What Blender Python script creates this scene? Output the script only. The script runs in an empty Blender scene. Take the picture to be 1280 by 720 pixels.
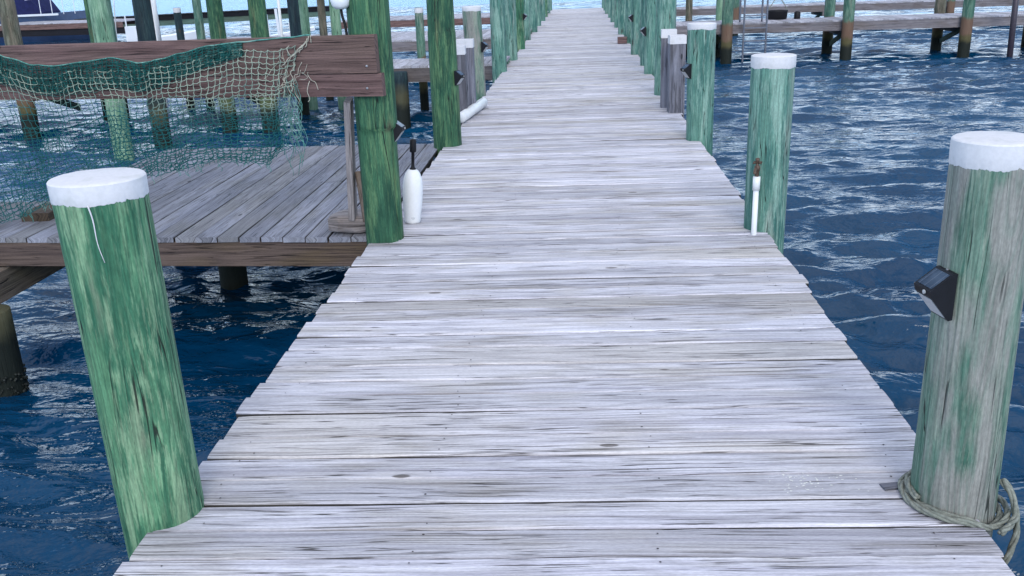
import bpy, math, random
import numpy as np
from mathutils import Vector, Matrix, noise
R = math.radians
random.seed(7)
scene = bpy.context.scene
COL = scene.collection
WATER_Z = -0.95

# ------------------------------------------------------------------ mesh helpers
class MB:
    """Collects faces with a metre-scaled grain UV and a per-board random UV."""
    def __init__(s):
        s.v = []; s.f = []; s.uv = []; s.rn = []; s.mi = []
    def add(s, pts):
        b = len(s.v); s.v += [tuple(p) for p in pts]; return b
    def face(s, idx, uvs, rnd, m=0):
        s.f.append(tuple(idx)); s.uv.append(uvs); s.rn.append(rnd); s.mi.append(m)
    def build(s, name, mats, parent=None, smooth=False):
        me = bpy.data.meshes.new(name)
        me.from_pydata(s.v, [], s.f)
        g = me.uv_layers.new(name='grain'); r = me.uv_layers.new(name='rnd')
        gu = np.array([c for fu in s.uv for c in fu], dtype=np.float32).ravel()
        ru = np.array([rr for rr, f in zip(s.rn, s.f) for _ in f], dtype=np.float32).ravel()
        g.data.foreach_set('uv', gu); r.data.foreach_set('uv', ru)
        if not isinstance(mats, (list, tuple)): mats = [mats]
        for m in mats: me.materials.append(m)
        me.polygons.foreach_set('material_index', s.mi)
        if smooth: me.polygons.foreach_set('use_smooth', [True] * len(s.f))
        me.update(); me.validate()
        o = bpy.data.objects.new(name, me); COL.objects.link(o)
        if parent: o.parent = parent
        return o
    def loft(s, rings, us, rnd, closed=True, caps=(True, True), m=0, voff=0.0):
        n = len(rings[0]); base = [s.add(r) for r in rings]
        per = [0.0]
        r0 = rings[len(rings) // 2]
        for i in range(n): per.append(per[-1] + (Vector(r0[(i + 1) % n]) - Vector(r0[i])).length)
        kk = n if closed else n - 1
        for a in range(len(rings) - 1):
            for i in range(kk):
                j = (i + 1) % n
                s.face((base[a] + i, base[a] + j, base[a + 1] + j, base[a + 1] + i),
                       [(us[a], per[i] + voff), (us[a], per[i + 1] + voff), (us[a + 1], per[i + 1] + voff), (us[a + 1], per[i] + voff)], rnd, m)
        if closed:
            for k, a in ((0, 0), (1, len(rings) - 1)):
                if not caps[k]: continue
                c = Vector((0, 0, 0))
                for p in rings[a]: c += Vector(p)
                c /= n
                idx = list(range(base[a], base[a] + n)); uvs = [(us[a] + (Vector(p) - c).length * .25, per[i] * .5 + voff) for i, p in enumerate(rings[a])]
                if k == 0: idx.reverse(); uvs.reverse()
                s.face(idx, uvs, rnd, m)

def board(mb, p0, p1, w, t, up=(0, 0, 1), nseg=1, rnd=None, wob=0.0, ch=0.004, crown=0.0, m=0, seed=0.0, end=0.0, side=None):
    """A sawn board from p0 to p1 (axis through its middle), w wide, t thick, with eased edges."""
    p0 = Vector(p0); p1 = Vector(p1); d = (p1 - p0); L = d.length; d.normalize()
    up = Vector(up); up = (up - d * up.dot(d)).normalized(); sd = d.cross(up).normalized()
    if rnd is None: rnd = (random.random(), random.random())
    ch = min(ch, w * .3, t * .3)
    rings = []; us = []; hw = w / 2; ht = t / 2
    for i in range(nseg + 1):
        f = i / nseg; c = p0 + d * (L * f)
        a = hw + (wob * noise.noise((f * L * 2.3, seed, 1.7)) + wob * .6 * noise.noise((f * L * 9, seed, 5.7)) if wob else 0)
        b = hw + (wob * noise.noise((f * L * 2.3, seed, 9.7)) + wob * .6 * noise.noise((f * L * 9, seed, 3.7)) if wob else 0)
        z = wob * .5 * noise.noise((f * L * 1.1, seed, 22.0)) if wob else 0
        if end and i in (0, nseg): a -= end; b -= end
        prof = [(-a, -ht), (-a, ht - ch), (-a + ch, ht), (-a * .4, ht + crown), (b * .4, ht + crown), (b - ch, ht), (b, ht - ch), (b, -ht)]
        rings.append([c + sd * x + up * (y + z) for x, y in prof]); us.append(f * L + rnd[1] * 40)
    f0 = len(mb.f)
    mb.loft(rings, us, rnd, m=m, voff=rnd[0] * 30)
    if side is not None:
        for k in range(nseg * 8):
            if k % 8 in (0, 6, 7): mb.mi[f0 + k] = side

def tube(mb, pts, r, n=8, rnd=(0, 0), m=0, closed=False, caps=True, rs=None):
    pts = [Vector(p) for p in pts]; rings = []; us = []; L = 0
    t0 = (pts[1] - pts[0]).normalized()
    ref = Vector((0, 0, 1)) if abs(t0.z) < .9 else Vector((1, 0, 0))
    nv = (ref - t0 * ref.dot(t0)).normalized()
    for i, p in enumerate(pts):
        if closed: t = (pts[(i + 1) % len(pts)] - pts[i - 1]).normalized()
        elif i == 0: t = t0
        elif i == len(pts) - 1: t = (pts[-1] - pts[-2]).normalized()
        else: t = (pts[i + 1] - pts[i - 1]).normalized()
        nv = (nv - t * nv.dot(t)).normalized(); b = t.cross(nv)
        if i: L += (p - pts[i - 1]).length
        rr = rs[i] if rs else r
        rings.append([p + (nv * math.cos(a) + b * math.sin(a)) * rr for a in [2 * math.pi * k / n for k in range(n)]]); us.append(L)
    if closed: rings.append(rings[0]); us.append(L + .01)
    mb.loft(rings, us, rnd, m=m, caps=(caps and not closed, caps and not closed))

def lathe(mb, prof, n=24, origin=(0, 0, 0), axis=(0, 0, 1), rnd=(0, 0), m=0):
    ax = Vector(axis).normalized(); ref = Vector((1, 0, 0)) if abs(ax.x) < .9 else Vector((0, 1, 0))
    a = (ref - ax * ref.dot(ax)).normalized(); b = ax.cross(a); o = Vector(origin)
    rings = [[o + ax * z + (a * math.cos(2 * math.pi * k / n) + b * math.sin(2 * math.pi * k / n)) * max(r, .0004) for k in range(n)] for r, z in prof]
    mb.loft(rings, [z for r, z in prof], rnd, m=m)

def smooth_pts(pts, per=8):
    pts = [Vector(p) for p in pts]; P = [pts[0] * 2 - pts[1]] + pts + [pts[-1] * 2 - pts[-2]]; out = []
    for i in range(1, len(P) - 2):
        for k in range(per):
            t = k / per; a, b, c, d = P[i - 1], P[i], P[i + 1], P[i + 2]
            out.append(.5 * ((2 * b) + (c - a) * t + (2 * a - 5 * b + 4 * c - d) * t * t + (3 * b - a - 3 * c + d) * t ** 3))
    out.append(pts[-1]); return out

def empty(name, loc, label, cat, group=None, rz=0.0):
    o = bpy.data.objects.new(name, None); COL.objects.link(o); o.empty_display_size = .2
    o.location = loc; o.rotation_euler = (0, 0, rz)
    return tag(o, label, cat, group)
def tag(o, label=None, cat=None, group=None, kind=None):
    if label: o['label'] = label
    if cat: o['category'] = cat
    if group: o['group'] = group
    if kind: o['kind'] = kind
    return o
def copy_tree(o, parent=None):
    c = o.copy(); COL.objects.link(c); c.parent = parent
    for ch in list(o.children): copy_tree(ch, c)
    return c

# ------------------------------------------------------------------ node helpers
class NT:
    def __init__(s, name):
        s.mat = bpy.data.materials.new(name); s.mat.use_nodes = True
        s.t = s.mat.node_tree; s.n = s.t.nodes; s.bsdf = s.n['Principled BSDF']
    def link(s, a, b): s.t.links.new(a, b)
    def val(s, x, sock):
        if hasattr(x, 'node'): s.link(x, sock)
        else: sock.default_value = x
    def math(s, op, a, b=0.0, c=None, clamp=False):
        n = s.n.new('ShaderNodeMath'); n.operation = op; n.use_clamp = clamp
        s.val(a, n.inputs[0]); s.val(b, n.inputs[1])
        if c is not None: s.val(c, n.inputs[2])
        return n.outputs[0]
    def comb(s, x, y, z=0.0):
        n = s.n.new('ShaderNodeCombineXYZ'); s.val(x, n.inputs[0]); s.val(y, n.inputs[1]); s.val(z, n.inputs[2]); return n.outputs[0]
    def sep(s, v):
        n = s.n.new('ShaderNodeSeparateXYZ'); s.link(v, n.inputs[0]); return n.outputs
    def noise(s, vec, scale=1.0, detail=3.0, rough=.55, dist=0.0):
        n = s.n.new('ShaderNodeTexNoise'); s.link(vec, n.inputs['Vector']); n.inputs['Scale'].default_value = scale
        n.inputs['Detail'].default_value = detail; n.inputs['Roughness'].default_value = rough; n.inputs['Distortion'].default_value = dist
        return n.outputs['Fac']
    def ramp(s, fac, lo, hi, a=0.0, b=1.0):
        n = s.n.new('ShaderNodeMapRange'); n.interpolation_type = 'SMOOTHSTEP'
        s.val(fac, n.inputs[0]); n.inputs[1].default_value = lo; n.inputs[2].default_value = hi; n.inputs[3].default_value = a; n.inputs[4].default_value = b
        return n.outputs[0]
    def mix(s, fac, a, b, mode='MIX'):
        n = s.n.new('ShaderNodeMix'); n.data_type = 'RGBA'; n.blend_type = mode
        s.val(fac, n.inputs[0])
        for x, k in ((a, 6), (b, 7)):
            if hasattr(x, 'node'): s.link(x, n.inputs[k])
            else: n.inputs[k].default_value = (x[0], x[1], x[2], 1)
        return n.outputs[2]
    def scalecol(s, c, f):
        n = s.n.new('ShaderNodeVectorMath'); n.operation = 'SCALE'
        s.link(c, n.inputs[0]); s.val(f, n.inputs['Scale']); return n.outputs[0]
    def uv(s, name):
        n = s.n.new('ShaderNodeUVMap'); n.uv_map = name; return n.outputs[0]
    def obj(s): return s.n.new('ShaderNodeTexCoord').outputs['Object']
    def pos(s): return s.n.new('ShaderNodeNewGeometry').outputs['Position']
    def orand(s): return s.n.new('ShaderNodeObjectInfo').outputs['Random']
    def bump(s, h, strength=.4, dist=.004, prev=None):
        n = s.n.new('ShaderNodeBump'); n.inputs['Strength'].default_value = strength; n.inputs['Distance'].default_value = dist
        s.link(h, n.inputs['Height'])
        if prev: s.link(prev, n.inputs['Normal'])
        return n.outputs[0]
    def out(s, col=None, rough=.7, normal=None, spec=.3):
        if col is not None: s.val(col if hasattr(col, 'node') else (*col, 1), s.bsdf.inputs['Base Color'])
        s.val(rough, s.bsdf.inputs['Roughness'])
        s.bsdf.inputs['Specular IOR Level'].default_value = spec
        if normal: s.link(normal, s.bsdf.inputs['Normal'])
        return s.mat

def wood_mat(name, pale, mid, warm, dark, board_var=.25, crack=1.0, streak=1.0, stain=.5, bumpk=1.0):
    """Weathered sawn board: grain runs along the u of the 'grain' UV."""
    t = NT(name)
    u, v, _ = t.sep(t.uv('grain')); r, r2, _ = t.sep(t.uv('rnd'))
    rz = t.math('MULTIPLY', r, 61.0)
    wv = t.math('MULTIPLY_ADD', t.noise(t.comb(t.math('MULTIPLY', u, 1.1), t.math('MULTIPLY', v, 3.0), rz), 1, 2), .05, v)
    broad = t.noise(t.comb(t.math('MULTIPLY', u, .55), t.math('MULTIPLY', wv, 24.0), rz), 1.0, 5, .65)
    patch = t.noise(t.comb(t.math('MULTIPLY', u, 1.6), t.math('MULTIPLY', v, 6.0), t.math('ADD', rz, 9.0)), 1.0, 3, .55)
    fine = t.noise(t.comb(t.math('MULTIPLY', u, 3.0), t.math('MULTIPLY', wv, 230.0), rz), 1.0, 3, .6)
    med = t.noise(t.comb(t.math('MULTIPLY', u, .5), t.math('MULTIPLY', wv, 125.0), t.math('ADD', rz, 3.0)), 1.0, 3, .6)
    cath = t.noise(t.comb(t.math('MULTIPLY', u, .42), t.math('MULTIPLY', v, 5.5), t.math('ADD', rz, 5.0)), 1.0, 1.5, .4)
    ring = t.math('PINGPONG', t.math('MULTIPLY', cath, 15.0), .5)
    ring = t.ramp(ring, .05, .3, 1.0, 0.0)
    cr = t.noise(t.comb(t.math('MULTIPLY', u, .9), t.math('MULTIPLY', wv, 46.0), t.math('ADD', rz, 17.0)), 1.0, 2, .5)
    cr = t.ramp(t.math('ABSOLUTE', t.math('SUBTRACT', cr, .5)), .004, .016, 1.0, 0.0)
    msk = t.noise(t.comb(t.math('MULTIPLY', u, 1.3), t.math('MULTIPLY', v, 11.0), t.math('ADD', rz, 27.0)), 1.0, 3, .6)
    cr = t.math('MULTIPLY', cr, t.ramp(msk, .44, .54))
    ds = t.noise(t.comb(t.math('MULTIPLY', u, 4.0), t.math('MULTIPLY', wv, 130.0), t.math('ADD', rz, 41.0)), 1.0, 2, .55)
    dm = t.noise(t.comb(t.math('MULTIPLY', u, 2.2), t.math('MULTIPLY', v, 14.0), t.math('ADD', rz, 47.0)), 1.0, 2, .5)
    ds = t.math('MULTIPLY', t.ramp(ds, .60, .64), t.ramp(dm, .50, .58))
    vo = t.n.new('ShaderNodeTexVoronoi'); vo.inputs['Scale'].default_value = 1.0
    t.link(t.comb(t.math('MULTIPLY', u, 1.5), t.math('MULTIPLY', v, 4.5), rz), vo.inputs['Vector'])
    kn = t.ramp(vo.outputs['Distance'], .040, .058, 1.0, 0.0)
    knr = t.ramp(vo.outputs['Distance'], .10, .26, 1.0, 0.0)
    c = t.mix(t.ramp(broad, .40, .72), pale, mid)
    c = t.mix(t.math('MULTIPLY', t.ramp(patch, .46, .72), stain), c, warm)
    c = t.mix(t.math('MULTIPLY', t.ramp(t.noise(t.comb(rz, t.math('MULTIPLY', r2, 40.0), t.math('MULTIPLY', u, .25)), 1.0, 1), .52, .66), stain), c, warm)
    wp = t.noise(t.pos(), 1.3, 3)
    c = t.mix(t.math('MULTIPLY', t.ramp(wp, .45, .75), stain * .5), c, mid)
    c = t.mix(t.math('MULTIPLY', t.math('MULTIPLY', t.ramp(med, .53, .59), t.ramp(patch, .44, .60, .10, 1.0)), .62 * streak), c, dark)
    c = t.mix(t.math('MULTIPLY', ring, .20 * streak), c, dark)
    c = t.mix(t.math('MULTIPLY', knr, .25), c, warm)
    c = t.mix(t.math('MULTIPLY', kn, .85), c, dark)
    c = t.scalecol(c, t.math('MULTIPLY', t.math('MULTIPLY', t.ramp(fine, .3, .7, 1.14, .80), t.ramp(t.noise(t.comb(t.math('MULTIPLY', u, 60.0), t.math('MULTIPLY', v, 320.0), rz), 1.0, 2, .6), .3, .7, 1.10, .90)), t.ramp(r2, 0, 1, 1 - board_var, 1 + board_var * .4)))
    c = t.mix(t.math('MULTIPLY', ds, .75 * crack), c, tuple(x * .45 for x in dark))
    c = t.mix(t.math('MULTIPLY', cr, .85 * crack), c, tuple(x * .3 for x in dark))
    h = t.math('ADD', t.math('MULTIPLY', fine, .5), t.math('MULTIPLY', med, -.8))
    h = t.math('SUBTRACT', h, t.math('MULTIPLY', cr, 1.6)); h = t.math('SUBTRACT', h, t.math('MULTIPLY', ds, 1.0)); h = t.math('SUBTRACT', h, t.math('MULTIPLY', ring, .25))
    return t.out(c, .78, t.bump(h, .55 * bumpk, .004), .2)

def pile_mat(name, dark, mid, pale, grey, greyamt, tide=True, rust=False):
    """Round treated piling: grain follows local Z; wet growth near the waterline."""
    t = NT(name)
    o = t.n.new('ShaderNodeVectorMath'); o.operation = 'ADD'
    t.link(t.obj(), o.inputs[0]); t.link(t.comb(t.math('MULTIPLY', t.orand(), 17.0), t.math('MULTIPLY', t.orand(), 29.0), t.math('MULTIPLY', t.orand(), 11.0)), o.inputs[1])
    x, y, z = t.sep(o.outputs[0])
    def st(k): return t.comb(x, y, t.math('MULTIPLY', z, k))
    wz = t.noise(t.comb(x, y, t.math('MULTIPLY', z, .3)), 5.0, 2)
    wx = t.math('MULTIPLY_ADD', wz, .035, x)
    def stw(k): return t.comb(wx, y, t.math('MULTIPLY', z, k))
    blot = t.noise(st(.22), 7.0, 4, .6)
    streak = t.noise(stw(.085), 38.0, 6, .7)
    pl = t.noise(stw(.12), 17.0, 6, .7)
    pl2 = t.noise(stw(.09), 85.0, 4, .7)
    spk = t.noise(st(.35), 170.0, 3, .65)
    pm = t.noise(st(.3), 4.5, 3, .6)
    fine = t.noise(stw(.03), 150.0, 3, .6)
    gry = t.noise(st(.16), 9.0, 4, .6)
    cath = t.noise(st(.10), 9.5, 1.5, .4)
    ring = t.ramp(t.math('PINGPONG', t.math('MULTIPLY', cath, 16.0), .5), .04, .26, 1.0, 0.0)
    cr = t.noise(stw(.05), 24.0, 2, .5)
    cr = t.ramp(t.math('ABSOLUTE', t.math('SUBTRACT', cr, .5)), .003, .013, 1.0, 0.0)
    cr = t.math('MULTIPLY', cr, t.ramp(t.noise(st(.3), 7.0, 2), .48, .56))
    vo = t.n.new('ShaderNodeTexVoronoi'); vo.inputs['Scale'].default_value = 4.2
    t.link(st(.45), vo.inputs['Vector'])
    kn = t.ramp(vo.outputs['Distance'], .06, .16, 1.0, 0.0)
    kn = t.math('MULTIPLY', kn, t.ramp(t.noise(st(1.0), 2.3, 1), .5, .56))
    c = t.mix(t.ramp(blot, .38, .58), dark, mid)
    c = t.mix(t.math('MULTIPLY', t.ramp(streak, .50, .58), .75), c, dark)
    c = t.mix(t.math('MULTIPLY', t.ramp(pl, .50, .60), .60), c, pale)
    c = t.mix(t.math('MULTIPLY', t.math('MULTIPLY', t.ramp(pl2, .50, .57), t.ramp(pm, .42, .60)), .5), c, pale)
    c = t.mix(t.math('MULTIPLY', t.ramp(gry, .62 - greyamt * .4, .78 - greyamt * .4), min(1, .35 + greyamt)), c, grey)
    c = t.mix(t.math('MULTIPLY', ring, .22), c, dark)
    c = t.mix(t.math('MULTIPLY', kn, .75), c, (.05, .04, .03))
    c = t.scalecol(c, t.math('MULTIPLY', t.ramp(fine, .3, .7, 1.18, .76), t.ramp(spk, .3, .7, 1.13, .87)))
    lc = t.noise(t.comb(wx, y, t.math('MULTIPLY', z, .012)), 19.0, 2, .5)
    lc = t.math('MULTIPLY', t.ramp(t.math('ABSOLUTE', t.math('SUBTRACT', lc, .5)), .002, .009, 1.0, 0.0), t.ramp(t.noise(st(.12), 4.0, 2), .52, .58))
    cr = t.math('MAXIMUM', cr, lc)
    c = t.mix(t.math('MULTIPLY', cr, .92), c, (.010, .014, .011))
    if tide:
        wzp = t.sep(t.pos())[2]
        zz = t.math('MULTIPLY_ADD', t.math('SUBTRACT', t.noise(t.pos(), 6.0, 3), .5), .22, wzp)
        if rust:
            c = t.mix(t.math('MULTIPLY', t.ramp(zz, .02, .14, 1.0, 0.0), .85), c, (.15, .075, .05))
            c = t.mix(t.ramp(zz, -.42, -.30, .8, 0.0), c, (.07, .07, .025))
        else:
            c = t.mix(t.ramp(zz, -.40, -.12, .6, 0.0), c, (.10, .085, .035))
        c = t.mix(t.ramp(zz, -.62, -.45, .97, 0.0), c, (.008, .012, .010))
    h = t.math('ADD', t.math('MULTIPLY', fine, .4), t.math('MULTIPLY', streak, -.8))
    h = t.math('SUBTRACT', h, t.math('MULTIPLY', cr, 2.2)); h = t.math('SUBTRACT', h, t.math('MULTIPLY', ring, .4))
    return t.out(c, .72, t.bump(h, .6, .004), .25)

def plain_mat(name, col, rough=.5, spec=.4, metal=0.0, var=.25, scale=30.0, bumpk=.15, dirt=None):
    t = NT(name); n = t.noise(t.obj(), scale, 4, .6); n2 = t.noise(t.obj(), scale * .22, 3, .6)
    c = t.mix(t.ramp(n, .3, .7), tuple(x * (1 - var) for x in col), col)
    if dirt: c = t.mix(t.ramp(n2, .5, .75, 0, .7), c, dirt)
    t.bsdf.inputs['Metallic'].default_value = metal
    return t.out(c, rough, t.bump(n, bumpk, .003), spec)

M = {}
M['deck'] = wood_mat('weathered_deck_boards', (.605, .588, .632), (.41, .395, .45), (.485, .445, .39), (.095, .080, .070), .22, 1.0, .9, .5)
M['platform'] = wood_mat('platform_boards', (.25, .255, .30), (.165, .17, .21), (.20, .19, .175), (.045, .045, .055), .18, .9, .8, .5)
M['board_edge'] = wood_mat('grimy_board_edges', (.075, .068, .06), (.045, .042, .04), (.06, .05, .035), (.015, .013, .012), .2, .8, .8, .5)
M['finger'] = wood_mat('finger_dock_boards', (.46, .45, .50), (.34, .33, .38), (.30, .28, .27), (.09, .08, .09), .25, .8, .7, .5)
M['brown'] = wood_mat('brown_timber', (.205, .125, .115), (.115, .066, .062), (.13, .09, .07), (.022, .014, .016), .2, .9, 1.0, .35)
M['brown_dark'] = wood_mat('dark_brown_timber', (.115, .082, .068), (.065, .046, .042), (.10, .07, .035), (.02, .014, .014), .2, .9, 1.0, .6)
M['brown_lit'] = wood_mat('tan_timber', (.22, .17, .14), (.13, .10, .09), (.15, .13, .08), (.04, .03, .03), .2, .8, .9, .5)
M['grey_beam'] = wood_mat('grey_beam', (.22, .20, .21), (.13, .12, .135), (.14, .11, .09), (.035, .03, .035), .3, .8, .9, .5)
M['green_beam'] = wood_mat('green_beam', (.10, .16, .13), (.06, .11, .09), (.08, .09, .06), (.02, .03, .025), .3, .6, .7, .5)
M['black_beam_and_shadow'] = wood_mat('black_beam_and_shadow', (.014, .014, .020), (.008, .008, .012), (.012, .01, .01), (.004, .004, .005), .3, .5, .5, .4)
M['square'] = wood_mat('grey_square_post', (.22, .22, .26), (.115, .118, .15), (.15, .13, .125), (.03, .03, .035), .2, 1.0, 1.3, .4)
M['ashwood'] = wood_mat('silvered_timber', (.30, .27, .27), (.19, .17, .175), (.20, .15, .12), (.07, .06, .06), .2, 1.0, 1.2, .4)
G = dict(dark=(.022, .100, .056), mid=(.090, .215, .115), pale=(.245, .355, .215), grey=(.28, .27, .19))
M['pile_green'] = pile_mat('treated_pile_green', G['dark'], G['mid'], G['pale'], G['grey'], .12)
M['pile_deep'] = pile_mat('treated_pile_deep_green', (.014, .058, .034), (.036, .112, .058), (.11, .205, .095), (.16, .15, .08), .16)
M['pile_teal'] = pile_mat('treated_pile_teal', (.040, .125, .105), (.105, .225, .175), (.26, .385, .32), (.30, .32, .28), .18)
M['pile_grey'] = pile_mat('treated_pile_bleached', (.040, .115, .080), (.135, .205, .155), (.27, .30, .24), (.235, .225, .205), .55)
M['pile_pale'] = pile_mat('treated_pile_pale', (.10, .20, .13), (.17, .30, .19), (.28, .40, .28), (.30, .34, .24), .2, False)
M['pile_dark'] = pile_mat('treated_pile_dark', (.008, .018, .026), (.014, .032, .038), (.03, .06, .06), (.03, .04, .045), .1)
M['pile_far'] = pile_mat('treated_pile_far', (.035, .10, .075), (.08, .17, .12), (.19, .27, .20), (.22, .22, .18), .2, True, True)
M['pile_brown'] = pile_mat('treated_pile_brown', (.06, .065, .045), (.12, .10, .07), (.2, .19, .14), (.2, .16, .12), .3, True, True)
M['white'] = plain_mat('white_cap_paint', (.60, .585, .60), .7, .2, var=.08, scale=80, bumpk=.15, dirt=(.47, .47, .46))
M['pvc'] = plain_mat('white_pvc', (.68, .68, .68), .35, .4, var=.06, scale=12, dirt=(.62, .6, .52))
M['foam'] = plain_mat('white_foam', (.72, .72, .73), .5, .35, var=.05, scale=60, bumpk=.2, dirt=(.72, .72, .70))
M['black'] = plain_mat('black_plastic', (.007, .007, .010), .6, .25, var=.3, scale=40)
M['lens'] = plain_mat('frosted_lens', (.36, .37, .38), .3, .5, var=.1, scale=50)
M['brass'] = plain_mat('weathered_brass', (.11, .07, .05), .55, .4, .3, .4, 60)
M['steel'] = plain_mat('dull_steel', (.32, .33, .36), .4, .5, .6, .3, 30)
M['bolt'] = plain_mat('galvanised_bolt', (.36, .35, .36), .35, .5, .7, .2, 60)
M['alu'] = plain_mat('dark_aluminium', (.15, .16, .2), .45, .5, .4, .3, 25)
M['pole'] = plain_mat('dark_pole', (.05, .04, .055), .5, .4, .2, .3, 20)
M['navy'] = plain_mat('navy_canvas', (.012, .016, .075), .8, .2, var=.3, scale=6)
M['gel'] = plain_mat('white_gelcoat', (.62, .64, .68), .25, .5, var=.1, scale=3)
M['hullblue'] = plain_mat('dark_blue_hull', (.025, .05, .12), .25, .5, var=.2, scale=3)
M['nail'] = plain_mat('rusty_nail', (.045, .035, .035), .7, .3, var=.4, scale=90)
M['rope'] = plain_mat('grey_green_rope', (.25, .26, .22), .85, .2, var=.45, scale=70, bumpk=.5, dirt=(.15, .17, .14))
M['cord'] = plain_mat('black_cord', (.015, .016, .016), .8, .2, var=.3, scale=60)
M['gull'] = plain_mat('chalky_flakes', (.62, .62, .60), .9, .1, var=.2, scale=80)
M['weed'] = plain_mat('dark_weed', (.010, .014, .011), .6, .4, var=.5, scale=40, bumpk=.6)

def solar_mat():
    t = NT('solar_cells'); x, y, z = t.sep(t.obj())
    g1 = t.ramp(t.math('PINGPONG', t.math('MULTIPLY', y, 40.0), .5), .02, .06, 1.0, 0.0)
    n = t.noise(t.obj(), 18.0, 3)
    c = t.mix(t.ramp(n, .3, .7), (.012, .02, .035), (.05, .07, .10))
    c = t.mix(t.math('MULTIPLY', g1, .5), c, (.16, .17, .2))
    return t.out(c, .22, None, .4)
M['solar'] = solar_mat()

def net_mat():
    t = NT('net_twine'); n = t.noise(t.obj(), 7.0, 4, .6); n2 = t.noise(t.obj(), 60.0, 3)
    z = t.sep(t.obj())[2]
    f = t.math('ADD', t.math('MULTIPLY', t.math('SUBTRACT', n, .5), .9), t.ramp(z, .62, .95, .02, .62))
    c = t.mix(t.ramp(f, .25, .7), (.008, .085, .088), (.29, .34, .27))
    c = t.mix(t.math('MULTIPLY', t.ramp(n2, .5, .7), .35), c, (.08, .2, .17))
    return t.out(c, .8, None, .2)
M['twine'] = net_mat()
M['twine_teal'] = plain_mat('teal_twine', (.015, .125, .115), .8, .2, var=.6, scale=30, dirt=(.08, .19, .16))
M['twine_pale'] = plain_mat('bleached_twine', (.46, .44, .36), .8, .2, var=.3, scale=40)
M['twine_head'] = plain_mat('pale_teal_headline', (.10, .28, .24), .8, .2, var=.5, scale=40, dirt=(.3, .42, .36))

def water_mat():
    t = NT('sea_water')
    p = t.pos(); x, y, z = t.sep(p)
    a = t.noise(t.comb(t.math('MULTIPLY', x, .55), y, 0.0), 5.5, 4, .6, .3)
    b = t.noise(t.comb(t.math('MULTIPLY', x, .5), y, 3.0), 17.0, 3, .6, .4)
    c = t.noise(t.comb(t.math('MULTIPLY', x, .6), y, 7.0), 1.3, 3, .55)
    rg = t.math('SUBTRACT', 1.0, t.math('ABSOLUTE', t.math('MULTIPLY_ADD', t.noise(t.comb(t.math('MULTIPLY', x, .42), y, 11.0), 3.6, 3, .5, .5), 2.0, -1.0)))
    rg = t.math('POWER', rg, 2.0)
    h = t.math('ADD', t.math('MULTIPLY', a, .055), t.math('MULTIPLY', b, .010))
    h = t.math('ADD', h, t.math('MULTIPLY', rg, .05))
    far = t.ramp(y, 22.0, 70.0, .14, .9)
    h = t.math('ADD', h, t.math('MULTIPLY', c, far))
    nrm = t.bump(h, 1.0, .55)
    big = t.noise(p, .25, 3)
    col = t.mix(t.ramp(big, .3, .7), (.0005, .026, .068), (.0008, .040, .095))
    t.bsdf.inputs['IOR'].default_value = 1.333
    m = t.out(col, .06, nrm, .5)
    return m
M['water'] = water_mat()

# ------------------------------------------------------------------ water
def build_water():
    ys = [-7.0]
    while ys[-1] < 3000:
        y = ys[-1]; e = abs(y - 2) * .0045 if y > 2 else .05
        step = max(.035, e)
        if y > 90: step = (y - 2) * .06
        if y < 0.5: step = .10
        ys.append(y + step)
    ys = np.array(ys); n = 620
    u = np.linspace(-1, 1, n)
    yy = np.repeat(ys, n); hw = 7.5 + .72 * np.maximum(ys + 3, 0)
    xx = (hw[:, None] * u[None, :]).ravel()
    sp = np.repeat(np.maximum(2 * hw / n, np.gradient(ys)), n)
    rng = np.random.RandomState(3); z = np.zeros_like(xx)
    th0 = R(-97)
    for i in range(64):
        lam = .20 * (2.4 / .20) ** (i / 63.0) * rng.uniform(.92, 1.08)
        k = 2 * math.pi / lam
        th = th0 + rng.normal(0, .48 if lam < .8 else .30)
        slope = .070 if lam < .42 else (.078 if lam < 1.25 else .030)
        amp = slope / k
        ph = rng.uniform(0, 6.28)
        w = np.clip((lam / sp - 3.0) / 3.0, 0, 1)
        arg = k * (xx * math.cos(th) + yy * math.sin(th)) + ph
        # peaked crests
        z += w * amp * (np.sin(arg) + .26 * np.cos(2 * arg))
    gust = 0.78 + .28 * np.sin(xx * .31 + .7 * np.sin(yy * .21)) * np.sin(yy * .27 + xx * .11)
    z *= gust
    lee = np.clip((-xx - .2) / 1.0, 0, 1) * np.clip((8 - yy) / 3, 0, 1)      # calmer between pier and platform
    z *= 1 - .25 * lee
    co = np.stack([xx, yy, z + WATER_Z], 1).astype(np.float32)
    me = bpy.data.meshes.new('water')
    m = len(ys); idx = (np.arange(m - 1)[:, None] * n + np.arange(n - 1)[None, :]).ravel()
    quads = np.stack([idx, idx + 1, idx + n + 1, idx + n], 1).astype(np.int32)
    me.vertices.add(len(co)); me.vertices.foreach_set('co', co.ravel())
    me.loops.add(quads.size); me.loops.foreach_set('vertex_index', quads.ravel())
    me.polygons.add(len(quads)); me.polygons.foreach_set('loop_start', np.arange(0, quads.size, 4, dtype=np.int32))
    me.polygons.foreach_set('use_smooth', np.ones(len(quads), dtype=bool))
    me.update(calc_edges=True); me.materials.append(M['water'])
    o = bpy.data.objects.new('water', me); COL.objects.link(o); o['kind'] = 'structure'
    o['label'] = 'choppy deep blue harbour water'
build_water()

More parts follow.
